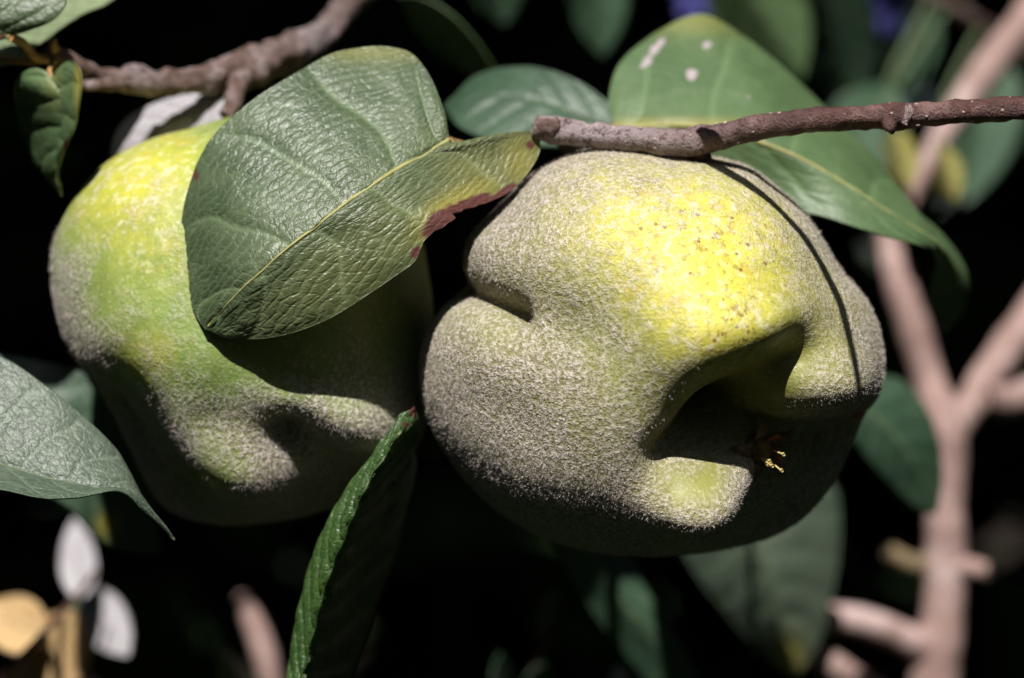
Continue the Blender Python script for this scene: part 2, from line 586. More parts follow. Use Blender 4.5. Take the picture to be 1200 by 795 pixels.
def vnormals(v, f):
    fn = np.cross(v[f[:, 1]] - v[f[:, 0]], v[f[:, 2]] - v[f[:, 0]])
    n = np.zeros_like(v)
    for k in range(3):
        np.add.at(n, f[:, k], fn)
    return n / (np.linalg.norm(n, axis=1)[:, None] + 1e-15)


def add_fuzz(parent, v, f, nrm, dens, count, length, seed):
    r = np.random.default_rng(seed)
    a, b, c_ = v[f[:, 0]], v[f[:, 1]], v[f[:, 2]]
    area = 0.5 * np.linalg.norm(np.cross(b - a, c_ - a), axis=1)
    w = area * dens[f].mean(1)
    fi = r.choice(len(f), count, p=w / w.sum())
    u, t = r.random(count), r.random(count)
    s = u + t > 1
    u[s], t[s] = 1 - u[s], 1 - t[s]
    p = a[fi] + (b[fi] - a[fi]) * u[:, None] + (c_[fi] - a[fi]) * t[:, None]
    nn = nrm[f[fi, 0]]
    # clumped lean
    lean = np.c_[noise3(p, 900, seed), noise3(p, 900, seed + 1), noise3(p, 900, seed + 2)] * 1.5 + r.normal(size=(count, 3)) * 0.55
    d1 = nn * 0.9 + lean * 0.6
    d1 /= np.linalg.norm(d1, axis=1)[:, None]
    d2 = d1 + r.normal(size=(count, 3)) * 0.7 - nn * 0.25
    d2 /= np.linalg.norm(d2, axis=1)[:, None]
    L = length * r.uniform(0.5, 1.3, count)[:, None]
    side = np.cross(d1, r.normal(size=(count, 3)))
    side /= np.linalg.norm(side, axis=1)[:, None]
    hw = 0.000032
    p0 = p - nn * 0.00008
    m = p0 + d1 * L * 0.55
    e = m + d2 * L * 0.5
    V = np.stack([p0 - side * hw, p0 + side * hw, m + side * hw * 0.8, m - side * hw * 0.8, e], 1).reshape(-1, 3)
    base = (np.arange(count) * 5)[:, None]
    F = np.vstack([base + [0, 1, 2], base + [0, 2, 3], base + [3, 2, 4]])
    o = mesh_obj('fuzz', V, F, M_FUZZ, parent)
    o['kind'] = 'stuff'
    return o


# --- the right-hand fruit
R_OUT = [(493, 417), (500, 388), (524, 356), (549, 334), (556, 311), (563, 282), (589, 243), (618, 211), (653, 189), (692, 178),
         (737, 177), (785, 182), (839, 186), (878, 197), (916, 223), (948, 258), (971, 298), (988, 324), (1011, 348), (1027, 381),
         (1032, 417), (1026, 449), (1016, 487), (1000, 532), (980, 571), (948, 609), (910, 632), (865, 644), (801, 651),
         (737, 649), (672, 638), (621, 619), (576, 590), (538, 551), (509, 506), (495, 462)]
R_FEAT = [
    ('s', 535, 338, 590, 362, -3.0, -6.0, 11, 11),      # crease at the left limb
    ('b', 560, 300, 2.5, 30, 34, 0),
    ('s', 600, 372, 745, 425, -3.2, -1.5, 30, 46),      # shallow trough
    ('b', 640, 300, 1.4, 50, 40, 0),
    ('s', 700, 240, 825, 385, 1.8, 3.2, 40, 44),        # brow ridge
    ('s', 760, 300, 690, 395, -1.2, -0.4, 26, 30),
    ('b', 872, 506, -8.5, 70, 54, -32),
    ('b', 866, 510, -13.0, 40, 30, -28),                  # calyx basin
    ('s', 870, 494, 936, 424, -8.0, -6.5, 28, 20),     # furrows running out of it
    ('s', 850, 524, 778, 540, -8.0, -5.5, 22, 17),
    ('s', 880, 535, 1010, 520, -6.0, -5.0, 22, 22),
    ('b', 950, 570, -8.0, 56, 44, -30),
    ('b', 830, 415, 3.0, 66, 40, -20),
    ('b', 905, 378, 2.5, 30, 20, -30),
    ('b', 830, 584, 11.5, 44, 18, -8),                   # lower lip
    ('b', 880, 622, -3.0, 60, 24, 0),
    ('b', 690, 560, 1.8, 70, 40, 0),
    ('b', 964, 452, 8.0, 36, 32, 0),
    ('s', 560, 470, 700, 540, -0.9, -0.6, 22, 26),
    ('s', 905, 205, 996, 400, -0.6, -0.6, 10, 10),
]
rv, rf, rC = make_fruit(R_OUT, (765, 415), 0.010, 0.043, 0.041, R_FEAT, 0.8, 21)
rn = vnormals(rv, rf)
px, py = project(rv)
frontm = (rv[:, 1] < 0.02)
yel = 0.75 * blob(px, py, 765, 275, 85, 62, 20) + 0.70 * blob(px, py, 815, 345, 42, 62, -20) + 0.45 * blob(px, py, 880, 270, 70, 45, 30) + 0.35 * blob(px, py, 690, 235, 60, 36) + 0.3 * blob(px, py, 870, 390, 40, 30)
yel = np.clip(yel, 0, 1) * frontm
rust = (0.95 * blob(px, py, 862, 398, 28, 34) + 0.65 * blob(px, py, 810, 285, 75, 42) + 0.3 * blob(px, py, 930, 300, 50, 60)) * frontm
bare = np.clip(0.75 * blob(px, py, 800, 305, 95, 80, 25) + 0.8 * blob(px, py, 915, 410, 75, 62) + 0.8 * blob(px, py, 812, 572, 34, 20)
               + 0.45 * blob(px, py, 735, 440, 60, 60) + 0.35 * blob(px, py, 560, 385, 40, 30) + 0.35 * blob(px, py, 870, 260, 60, 50) + 0.7 * blob(px, py, 868, 500, 55, 50)
               + 0.25 * blob(px, py, 640, 330, 60, 40), 0, 1)
fuzz = 0.90 - 0.86 * bare + 0.1 * smooth(300, 200, py) + 0.45 * blob(px, py, 960, 484, 44, 11) + 0.6 * blob(px, py, 870, 585, 12, 20)
# pale felt on the far flank, beyond the stripe of shadow
sx_ = np.interp(py, [150, 186, 200, 226, 258, 296, 340, 385, 425, 480, 520], [760, 812, 850, 890, 925, 955, 978, 993, 1002, 1006, 1008])
fuzz = np.maximum(fuzz, 0.72 * smooth(-30, 14, px - sx_) * smooth(530, 470, py))
fuzz = np.clip(fuzz + 0.18 * noise3(rv, 160, 33) + 0.14 * noise3(rv, 420, 34), 0.05, 1)
fruit_r = root('quince', 'plump lobed yellow-green quince with felted skin, open calyx hollow and thin shadow stripe', 'quince', 'quinces on the bush')
fruit_r.location = rC
RLOC = np.array(rC)
mesh_obj('skin', rv - RLOC, rf, M_SKIN_R, fruit_r, {'fuzz': fuzz, 'yel': yel, 'rust': rust})
add_fuzz(fruit_r, rv - RLOC, rf, rn, np.clip(fuzz - 0.12, 0.01, 1)**1.5, 90000, 0.00075, 41)
bvh_r = BVHTree.FromPolygons([tuple(v) for v in rv], [tuple(int(q) for q in f) for f in rf])
camv = Vector(cam.location)


def hit(bvh, px, py):
    d = (Vector(P(px, py, 0)) - camv).normalized()
    h = bvh.ray_cast(camv, d)
    return (h[0], h[1]) if h[0] is not None else (Vector(P(px, py, 0)), Vector((0, -1, 0)))


# calyx in the hollow
cp, cn = hit(bvh_r, 888, 526)
axis = (cp - Vector(rC)).normalized()
axis = (axis + Vector((0.1, -0.7, 0.25))).normalized()
b1 = axis.orthogonal().normalized()
b2 = axis.cross(b1)
calyx_v, calyx_f = tube([tuple(cp - axis * 0.003) + (0.0030,), tuple(cp + axis * 0.0008) + (0.0032,), tuple(cp + axis * 0.0022) + (0.0024,)], 8, 12, 0.15, 700)
calyx = mesh_obj('calyx', np.array(calyx_v) - RLOC, calyx_f, M_SEPAL, fruit_r)
for k in range(5):
    a = 2 * math.pi * k / 5 + 0.4
    rad = b1 * math.cos(a) + b2 * math.sin(a)
    side = axis.cross(rad)
    vs, fs = [], []
    nn_ = 7
    for i in range(nn_):
        u = i / (nn_ - 1)
        c0 = cp + rad * (0.0024 + 0.0050 * u) + axis * (0.0012 + 0.0035 * u - 0.0035 * u * u)
        w = 0.0015 * (1 - u)**0.7 + 0.0002
        for s in (-1, 0, 1):
            vs.append(np.array(c0 + side * (s * w) + axis * (0.0004 * abs(s))) - RLOC)
    for i in range(nn_ - 1):
        for s in range(2):
            q0 = i * 3 + s
            fs.append((q0, q0 + 1, q0 + 4, q0 + 3))
    so = mesh_obj('sepal', vs, fs, M_SEPAL, calyx)
    md = so.modifiers.new('thickness', 'SOLIDIFY')
    md.thickness = 0.0003
for k in range(9):
    a = random.uniform(0, 6.28)
    rad = b1 * math.cos(a) + b2 * math.sin(a)
    e0 = cp + rad * 0.0012
    e1 = e0 + axis * random.uniform(0.003, 0.0075) + rad * random.uniform(0.0, 0.0025)
    tv, tf = tube([tuple(e0) + (0.00018,), tuple((e0 + e1) / 2) + (0.00016,), tuple(e1 - axis * 0.0004) + (0.0002,), tuple(e1) + (0.00042,), tuple(e1 + axis * 0.0004) + (0.0003,)], None, 7)
    mesh_obj('stamen', np.array(tv) - RLOC, tf, M_STAMEN if k % 3 else M_RESIN, calyx)
# bead of orange gum on the right flank
gp, gn = hit(bvh_r, 1004, 484)
bm = bmesh.new()
bmesh.ops.create_icosphere(bm, subdivisions=3, radius=0.0011)
gv = np.array([v.co[:] for v in bm.verts])
gf = [tuple(v.index for v in f.verts) for f in bm.faces]
bm.free()
gv = gv * (1.0, 0.8, 1.25) + noise3(gv, 1500, 3)[:, None] * gv * 0.35
mesh_obj('gum_bead', gv + np.array(gp) - RLOC, gf, M_RESIN, fruit_r)

# --- the left-hand fruit
L_OUT = [(64, 310), (69, 277), (89, 238), (125, 198), (171, 172), (223, 156), (269, 140), (330, 130), (395, 145), (445, 185), (482, 245),
         (502, 320), (506, 400), (494, 480), (462, 545), (410, 588), (350, 608), (300, 614), (217, 612), (188, 597), (168, 565),
         (150, 525), (131, 486), (105, 440), (85, 401), (69, 352)]
L_FEAT = [
    ('b', 290, 540, 8.0, 54, 36, 14),                  # nose beside the blossom end
    ('s', 345, 505, 405, 545, -5.0, -5.0, 20, 28),
    ('b', 402, 486, 9.0, 50, 30, 10),
    ('s', 255, 500, 340, 508, -2.5, -4.0, 24, 20),
    ('s', 125, 480, 200, 595, -5.5, -9.0, 30, 38),
    ('b', 190, 230, 1.5, 70, 60, 0),
    ('b', 365, 590, -6.0, 56, 30, 0),
    ('b', 250, 420, 2.5, 60, 44, 0),
    ('b', 150, 380, 2.0, 40, 50, 0),
]
lv, lf, lC = make_fruit(L_OUT, (287, 375), 0.030, 0.038, 0.038, L_FEAT, 0.7, 51)
ln = vnormals(lv, lf)
px, py = project(lv)
frontm = (lv[:, 1] < 0.045)
yel = np.clip(0.95 * blob(px, py, 165, 205, 60, 34, -30) + 0.4 * blob(px, py, 190, 300, 60, 50) + 0.35 * blob(px, py, 170, 420, 40, 30), 0, 1) * frontm
rust = (0.35 * blob(px, py, 165, 420, 35, 30) + 0.15 * blob(px, py, 200, 300, 60, 60)) * frontm
fuzz = (0.85 * smooth(415, 545, py + 0.14 * (px - 250)) - 0.75 * blob(px, py, 254, 558, 34, 24) + 0.55 * smooth(125, 72, px - 0.33 * (py - 330)) * smooth(220, 320, py)
        + 0.35 * blob(px, py, 322, 552, 24, 24) + 0.09)
fuzz = np.clip(fuzz + 0.18 * noise3(lv, 160, 63) + 0.14 * noise3(lv, 420, 64), 0.05, 1)
fruit_l = root('quince', 'smooth lime-green quince half hidden behind the large glossy leaf', 'quince', 'quinces on the bush')
fruit_l.location = lC
LLOC = np.array(lC)
mesh_obj('skin', lv - LLOC, lf, M_SKIN_L, fruit_l, {'fuzz': fuzz, 'yel': yel, 'rust': rust})
add_fuzz(fruit_l, lv - LLOC, lf, ln, np.clip(fuzz - 0.15, 0.004, 1)**1.4, 55000, 0.00085, 42)
bvh_l = BVHTree.FromPolygons([tuple(v) for v in lv], [tuple(int(q) for q in f) for f in lf])

# ------------------------------------------------------------------ leaves
def leaf(parent, mid, left, right, mats, nu=150, nv=80, veins=7, quilt=0.5, thick=0.00035, label=None,
         rib=M_RIB, rib_r=0.0007, petiole=None, yel=(), nec=(), spot=(), wave=0.0, flip=False, seed=0, cup=0.0, petmat=M_PETIOLE, name='leaf', ladder=2.3, tear=()):
    """mid/left/right rows: px, py, y from base to tip"""
    M = spline([P(*r) for r in mid], nu)
    Lc = spline([P(*r) for r in left], nu)
    Rc = spline([P(*r) for r in right], nu)
    us = np.linspace(0, 1, nu)
    vv = np.linspace(-1, 1, 2 * (nv // 2) + 1)
    nvv = len(vv)
    a = np.abs(vv)[None, :, None]
    E = np.where((vv < 0)[None, :, None], Lc[:, None, :], Rc[:, None, :])
    G = M[:, None, :] * (1 - a) + E * a
    du = np.gradient(G, axis=0)
    dv = np.gradient(G, axis=1)
    N = np.cross(du, dv)
    N /= np.linalg.norm(N, axis=2)[:, :, None] + 1e-14
    # smooth the normal field a little and orient towards the camera
    if N[:, :, 1].mean() > 0:
        N = -N
    U, V = np.meshgrid(us, vv, indexing='ij')
    w = (U - 0.26 * np.abs(V)**1.1 + 0.05 * V * V) * veins + np.where(V < 0, 0.0, 0.43) + 0.10 * noise3(np.c_[U.ravel() * 5, V.ravel() * 3, np.zeros(U.size) + seed], 1.0, seed).reshape(U.shape)
    fr = w - np.floor(w)
    dist = np.minimum(fr, 1 - fr)
    vein = np.exp(-(dist / 0.034)**2) * smooth(1.0, 0.75, np.abs(V)) * smooth(0.0, 0.06, U)
    bulge = (1 - np.exp(-(dist / 0.075)**2)) * 0.30 + 0.45 * np.sin(math.pi * fr)
    cell = np.floor(w)
    lw = np.where(V < 0, np.linalg.norm(Lc - M, axis=1)[:, None], np.linalg.norm(Rc - M, axis=1)[:, None]) * np.abs(V) * 1000
    wig = noise3(np.c_[U.ravel() * 22, V.ravel() * 9, cell.ravel() * 3.1], 1.0, seed + 2).reshape(U.shape)
    lad = lw / ladder + 0.5 * wig + hash3(cell.astype(np.int64) + 40, (V > 0).astype(np.int64), cell.astype(np.int64) * 0, seed) * 3 + 0.5 * np.sin(math.pi * fr)
    lf1 = lad - np.floor(lad)
    ld = np.minimum(lf1, 1 - lf1)
    split = fr + 0.12 * noise3(np.c_[U.ravel() * 30, V.ravel() * 14, cell.ravel()], 1.0, seed + 8).reshape(U.shape)
    sd_ = np.abs(split - 0.5)
    tert = np.maximum(np.exp(-(ld / 0.13)**2), 0.7 * np.exp(-(sd_ / 0.05)**2)) * smooth(1.05, 0.8, np.abs(V)) * (1 - vein)
    midg = np.exp(-(np.abs(V) / 0.06)**2)
    fade = smooth(1.02, 0.8, np.abs(V)) * 0.7 + 0.3
    flat3 = G.reshape(-1, 3)
    rel = quilt * (bulge * fade - 0.6 * midg) - 0.20 * quilt * tert + wave * noise3(flat3, 55, seed + 5).reshape(U.shape) + 0.22 * quilt * noise3(flat3, 260, seed + 6).reshape(U.shape)
    rel = rel + cup * (V * V)
    taper = smooth(0, 0.05, U) * smooth(1.0, 0.95, U)
    G = G + N * (rel * taper * 0.001)[:, :, None]
    if tear:
        tx, ty = project(G.reshape(-1, 3))
        tm = np.zeros(len(tx))
        for (x0, y0, sx, sy, rot, amp) in tear:
            tm = np.maximum(tm, amp * blob(tx, ty, x0, y0, sx, sy, rot))
        e3 = np.repeat(Rc[:, None, :], nvv, 1).reshape(-1, 3)
        jag = np.clip(0.5 + 0.9 * noise3(e3, 210, seed + 31) + 0.55 * noise3(e3, 620, seed + 32), 0, 1.3)
        pull = (tm * jag).reshape(U.shape) * 0.0024 * np.where(V > 0, np.abs(V)**7, 0)
        dirm = M[:, None, :] - G
        dirm /= np.linalg.norm(dirm, axis=2)[:, :, None] + 1e-9
        G = G + dirm * pull[:, :, None]
    top = G.reshape(-1, 3)
    bot = (G - N * thick).reshape(-1, 3)
    nt = len(top)
    idx = np.arange(nt).reshape(nu, nvv)
    q = np.stack([idx[:-1, :-1], idx[:-1, 1:], idx[1:, 1:], idx[1:, :-1]], -1).reshape(-1, 4)
    fn = np.cross(top[q[:, 1]] - top[q[:, 0]], top[q[:, 3]] - top[q[:, 0]]).mean(0)
    if fn @ N.reshape(-1, 3).mean(0) < 0:
        q = q[:, ::-1]
    e1 = np.stack([idx[:-1, 0], idx[1:, 0], idx[1:, 0] + nt, idx[:-1, 0] + nt], -1)
    e2 = np.stack([idx[1:, -1], idx[:-1, -1], idx[:-1, -1] + nt, idx[1:, -1] + nt], -1)
    F = np.vstack([q, q[:, ::-1] + nt, e1, e2])
    mi = np.r_[np.zeros(len(q)), np.ones(len(q)), np.zeros(len(e1) + len(e2))].astype(int)
    # metric uv (millimetres)
    su = np.r_[0, np.cumsum(np.linalg.norm(np.diff(M, axis=0), axis=1))] * 1000
    wdt = np.where(V < 0, -np.linalg.norm(Lc - M, axis=1)[:, None], np.linalg.norm(Rc - M, axis=1)[:, None]) * np.abs(V) * 1000
    uv = np.stack([np.repeat(su[:, None], nvv, 1), wdt], -1).reshape(-1, 2) + seed * 13.7
    uv = np.vstack([uv, uv])
    ppx, ppy = project(top)

    def paint(lst):
        z = np.zeros(nt)
        for (x0, y0, sx, sy, rot, amp) in lst:
            z = np.maximum(z, amp * blob(ppx, ppy, x0, y0, sx, sy, rot))
        return np.clip(z, 0, 1)
    ya = paint(yel)
    na = paint(nec)
    na = smooth(0.35, 0.7, na + 0.25 * noise3(top, 500, seed + 9) * (na > 0.08))
    sa = paint(spot) * (0.8 + 0.5 * noise3(top, 700, seed + 3))
    at = {'vein': np.r_[np.maximum(vein, 0.45 * tert).ravel(), np.maximum(vein, 0.45 * tert).ravel()], 'yel': np.r_[ya, ya], 'nec': np.r_[na, na], 'spot': np.r_[sa, np.zeros(nt)]}
    ml = list(mats)
    if flip:
        ml = ml[::-1]
    o = mesh_obj(name, np.vstack([top, bot]), F, ml, parent, at, uv, mi)
    if label:
        o['label'] = label
    if rib is not None:
        rr = rib_r * (1 - 0.80 * us**0.7)
        c = G[:, nvv // 2].copy()
        kk = np.ones(9) / 9
        for ax in range(3):
            c[4:-4, ax] = np.convolve(c[:, ax], kk, 'valid')
        c = c + N[:, nvv // 2] * (-0.45 * rr)[:, None]
        stp = max(1, nu // 45)
        tv, tf = tube(np.c_[c, rr][::stp], None, 8)
        mesh_obj('midrib', tv, tf, rib, o)
    if petiole:
        b = M[0]
        rows = [tuple(b) + (rib_r * 1.25,)] + [tuple(P(*r)) + (rib_r * 1.35,) for r in petiole]
        tv, tf = tube(rows, 14, 9, 0.08, 500)
        mesh_obj('petiole', tv, tf, petmat, o)
    return o


def branch_tube(parent, rows, mat, n=90, seg=22, knob=0.12, kscale=350, seed=0, name='stem', label=None, grey=()):
    tv, tf = tube(pxpath(rows), n, seg, knob, kscale, seed)
    ax, ay = project(np.asarray(tv))
    gz = np.zeros(len(tv))
    for (x0, y0, sx, sy, amp) in grey:
        gz = np.maximum(gz, amp * blob(ax, ay, x0, y0, sx, sy))
    o = mesh_obj(name, tv, tf, mat, parent, {'grey': gz})
    if label:
        o['label'] = label
    return o


# ---------------- reddish twig across the right-hand fruit
twig = root('leafy_twig', 'reddish-brown twig with pale corky dots lying across the yellow quince, bearing large leaves', 'twig', None)
TW = [(630, 150, 0.002, 14), (645, 152, 0.001, 16), (690, 158, -0.001, 15), (740, 163, -0.003, 14.5), (790, 167, -0.005, 16), (822, 165, -0.006, 17.5),
      (850, 158, -0.007, 15), (900, 148, -0.009, 14.5), (960, 141, -0.011, 14), (1020, 138, -0.012, 14), (1048, 137, -0.012, 17), (1062, 136, -0.012, 15), (1120, 131, -0.013, 14.5),
      (1200, 127, -0.013, 14), (1320, 120, 0.0, 15), (1600, 90, 0.10, 18), (2000, 20, 0.35, 22)]
branch_tube(twig, TW, M_TWIG, 420, 30, 0.15, 520, 3, grey=[(700, 155, 90, 60, 1.0), (800, 165, 30, 40, 0.6)])
twp = spline(pxpath(TW), 320)
# corky dots
bm = bmesh.new()
bmesh.ops.create_icosphere(bm, subdivisions=2, radius=1.0)
sv = np.array([v.co[:] for v in bm.verts])
sf = np.array([[v.index for v in f.verts] for f in bm.faces])
bm.free()
lvs, lfs = [], []
r_ = np.random.default_rng(5)
for k in range(420):
    i = r_.integers(4, 235)
    c0, rr = twp[i, :3], twp[i, 3]
    tdir = Vector(twp[i + 1, :3] - twp[i - 1, :3]).normalized()
    a = r_.uniform(0, 6.28)
    o1 = tdir.orthogonal().normalized()
    o2 = tdir.cross(o1)
    n_ = o1 * math.cos(a) + o2 * math.sin(a)
    sd = tdir.cross(n_)
    sz = r_.uniform(0.00014, 0.00036) * (1.7 if r_.random() < 0.06 else 1)
    mt = np.array([tdir * sz * 1.2, sd * sz * 0.9, n_ * sz * 0.35])
    lvs.append(sv @ mt + c0 + np.array(n_) * rr * 1.0)
    lfs.append(sf + len(sv) * k)
lo = mesh_obj('corky_dots', np.vstack(lvs), np.vstack(lfs), M_LENT, twig)
lo['kind'] = 'stuff'
# bud and bud scar, broken tip
branch_tube(twig, [(1040, 142, -0.014, 9), (1044, 150, -0.0155, 8), (1046, 157, -0.0155, 2)], M_TWIG, 14, 12, 0.15, 900, 8, 'bud')
branch_tube(twig, [(1066, 126, -0.0135, 6), (1064, 136, -0.0148, 5), (1060, 146, -0.0148, 4)], M_BRANCH, 10, 8, 0.2, 900, 9, 'leaf_scar')
branch_tube(twig, [(628, 156, 0.001, 9), (640, 150, -0.001, 11), (655, 146, -0.001, 7)], M_BRANCH, 12, 10, 0.35, 900, 10, 'broken_tip')
branch_tube(twig, [(812, 178, -0.004, 12), (822, 184, -0.003, 11), (828, 190, 0.0, 8)], M_BRANCH, 10, 12, 0.3, 700, 12, 'fruit_spur')
# hidden side shoot that runs down behind the fruit and carries the low leaves
branch_tube(twig, [(655, 152, 0.004, 12), (668, 175, 0.045, 10), (720, 260, 0.066, 9), (790, 420, 0.070, 8), (850, 540, 0.072, 6), (880, 570, 0.074, 4)], M_TWIG, 70, 14, 0.1, 400, 14, 'side_shoot')

# large glossy leaf over the left fruit
leaf(twig,
     [(527, 164, -0.006), (450, 207, -0.015), (370, 262, -0.021), (300, 325, -0.020), (240, 386, -0.012)],
     [(527, 164, -0.006), (519, 128, -0.003), (500, 84, 0.002), (476, 60, 0.006), (430, 54, 0.006), (385, 62, 0.003), (335, 92, -0.001), (285, 130, -0.003), (246, 170, -0.004), (222, 225, -0.004), (212, 290, -0.004), (217, 350, -0.007), (240, 386, -0.012)],
     [(527, 164, -0.006), (556, 168, -0.005), (600, 155, -0.002), (628, 157, 0.001), (632, 176, 0.001), (616, 206, -0.002), (594, 227, -0.005), (560, 243, -0.009), (530, 259, -0.013), (496, 285, -0.015), (486, 306, -0.0155), (470, 318, -0.016), (430, 345, -0.0165), (380, 374, -0.0165), (320, 394, -0.0155), (270, 396, -0.0135), (240, 386, -0.012)],
     (M_LEAF, M_UNDER), nu=300, nv=190, veins=5, quilt=0.70, wave=1.3, rib_r=0.00062, seed=3, ladder=2.0,
     label='large glossy upper leaf, yellowing, with a torn red-brown margin',
     petiole=[(534, 168, 0.004), (570, 176, 0.010), (610, 172, 0.008), (640, 156, 0.004)],
     yel=[(535, 245, 45, 18, -35, 1.0), (610, 190, 22, 30, 0, 0.6), (440, 62, 60, 8, 0, 0.35), (560, 200, 40, 30, 0, 0.35), (420, 310, 110, 40, -38, 0.22)],
     tear=[(560, 243, 46, 22, -28, 1.0)],
     nec=[(524, 258, 24, 10, -32, 1.4), (556, 240, 20, 7, -28, 1.1), (594, 226, 18, 6, -30, 1.1), (488, 296, 8, 5, -50, 0.8), (621, 170, 6, 5, 0, 0.8), (229, 205, 4, 8, 0, 0.7)])
# broad leaf behind the twig, right
leaf(twig,
     [(722, 150, 0.030), (790, 146, 0.028), (870, 158, 0.026), (960, 195, 0.024), (1040, 245, 0.026), (1100, 290, 0.034), (1122, 335, 0.050), (1108, 395, 0.062)],
     [(722, 150, 0.030), (713, 115, 0.036), (728, 72, 0.044), (775, 34, 0.052), (822, 17, 0.056), (870, 42, 0.058), (930, 92, 0.056), (985, 142, 0.054), (1030, 188, 0.053), (1062, 240, 0.053), (1100, 275, 0.054), (1130, 318, 0.058), (1130, 350, 0.062), (1108, 395, 0.062)],
     [(722, 150, 0.030), (735, 190, 0.030), (790, 235, 0.032), (870, 252, 0.030), (945, 250, 0.022), (1010, 266, 0.020), (1075, 288, 0.026), (1098, 300, 0.040), (1090, 345, 0.055), (1108, 395, 0.062)],
     (M_LEAF_SOFT, M_UNDER), nu=180, nv=100, veins=6, quilt=0.55, wave=0.9, rib_r=0.0006, seed=11,
     label='broad leaf behind the twig with pinkish spots and drooping rolled tip',
     petiole=[(712, 152, 0.024), (700, 156, 0.010), (694, 158, 0.0)],
     spot=[(765, 62, 22, 5, -55, 0.9), (811, 88, 6, 6, 0, 1.0), (829, 53, 5, 5, 0, 0.9), (877, 112, 4, 8, 0, 0.5)],
     yel=[(815, 25, 60, 12, 0, 0.4), (800, 145, 80, 5, 0, 0.6)])
# dark leaf behind the end of the twig
leaf(twig,
     [(740, 152, 0.052), (690, 138, 0.054), (630, 118, 0.056), (560, 112, 0.060), (520, 125, 0.064)],
     [(740, 152, 0.052), (715, 122, 0.056), (670, 92, 0.060), (615, 78, 0.064), (560, 88, 0.068), (520, 125, 0.064)],
     [(740, 152, 0.052), (715, 165, 0.048), (650, 172, 0.046), (580, 165, 0.050), (540, 150, 0.056), (520, 125, 0.064)],
     (M_LEAF_DARK, M_UNDER), nu=90, nv=50, rib_r=0.0005, rib=M_RIB_GREEN, seed=17, label='blue-green leaf behind the broken end of the twig',
     petiole=[(730, 156, 0.03), (715, 160, 0.004)])
# low leaves on the hidden shoot
leaf(twig,
     [(878, 560, 0.166), (890, 620, 0.162), (910, 700, 0.164), (930, 796, 0.174)],
     [(878, 560, 0.166), (830, 575, 0.170), (798, 625, 0.174), (812, 665, 0.174), (850, 715, 0.174), (895, 768, 0.175), (930, 796, 0.174)],
     [(878, 560, 0.166), (940, 540, 0.170), (978, 570, 0.174), (984, 620, 0.175), (976, 690, 0.175), (956, 760, 0.175), (930, 796, 0.174)],
     (M_LEAF_GREY, M_UNDER), nu=80, nv=50, rib_r=0.0008, rib=M_RIB_GREEN, seed=23, label='hanging grey-green leaf with brown tip below the yellow quince',
     nec=[(928, 778, 8, 12, 0, 0.6)], yel=[(924, 770, 12, 16, 0, 1.0)], petiole=[(870, 550, 0.13), (858, 548, 0.074)], quilt=0.7)
leaf(twig,
     [(650, 560, 0.125), (690, 640, 0.123), (740, 720, 0.125), (800, 790, 0.131), (830, 830, 0.135)],
     [(650, 560, 0.125), (640, 610, 0.129), (672, 680, 0.130), (720, 750, 0.130), (780, 815, 0.133), (830, 830, 0.135)],
     [(650, 560, 0.125), (690, 570, 0.127), (735, 640, 0.127), (775, 715, 0.128), (812, 780, 0.132), (830, 830, 0.135)],
     (M_LEAF_DARK, M_UNDER), nu=70, nv=40, rib_r=0.0007, rib=M_RIB_GREEN, seed=29, label='narrow hanging green leaf below the yellow quince',
     petiole=[(660, 500, 0.11), (720, 380, 0.080), (768, 370, 0.069)])
leaf(twig,
     [(985, 455, 0.123), (1030, 490, 0.125), (1070, 540, 0.129), (1098, 602, 0.137)],
     [(985, 455, 0.123), (1010, 440, 0.131), (1060, 448, 0.135), (1095, 500, 0.137), (1104, 560, 0.139), (1098, 602, 0.137)],
     [(985, 455, 0.123), (985, 480, 0.121), (1010, 530, 0.125), (1050, 575, 0.131), (1080, 600, 0.135), (1098, 602, 0.137)],
     (M_LEAF_DARK, M_UNDER), nu=70, nv=40, rib_r=0.0007, rib=M_RIB_GREEN, seed=31, label='blue-green leaf right of the yellow quince before the pale stems',
     petiole=[(940, 440, 0.105), (860, 450, 0.085), (798, 440, 0.070)])

# ---------------- unseen shoot added above the yellow fruit, shaped to throw the stripe of shadow
cast = []
for (a, b) in [(832, 191), (858, 205), (890, 226), (925, 258), (955, 296), (978, 340), (993, 385), (1002, 425), (1006, 462)]:
    h, _ = hit(bvh_r, a, b)
    t_ = (Z0 + 0.0735 - h.z) / TS.z
    cast.append(np.array(h + TS * t_))
cast = np.array(cast)
d0 = cast[0] - cast[1]
d0 /= np.linalg.norm(d0)
d1 = cast[-1] - cast[-2]
d1 /= np.linalg.norm(d1)
pth = [tuple(cast[0] + d0 * 0.003) + (0.0009,)]
nr = len(cast)
for i, c0 in enumerate(cast):
    pth.append(tuple(c0) + (0.0017 - 0.0011 * i / (nr - 1),))
e_ = cast[-1]
pth += [tuple(e_ + d1 * 0.012 + np.array([0.004, 0, 0.002])) + (0.0006,), tuple(e_ + np.array([0.05, -0.02, 0.03])) + (0.0010,),
        tuple(e_ + np.array([0.16, 0.03, 0.13])) + (0.0018,), tuple(e_ + np.array([0.34, 0.22, 0.34])) + (0.003,)]
over = root('stripe_caster_shoot', 'thin leafless shoot added out of view above the yellow quince to cast its shadow stripe', 'twig')
tv, tf = tube(pth, 120, 12, 0.06, 400)
mesh_obj('stem', tv, tf, M_TWIG, over)
OVER_LEAFY = True

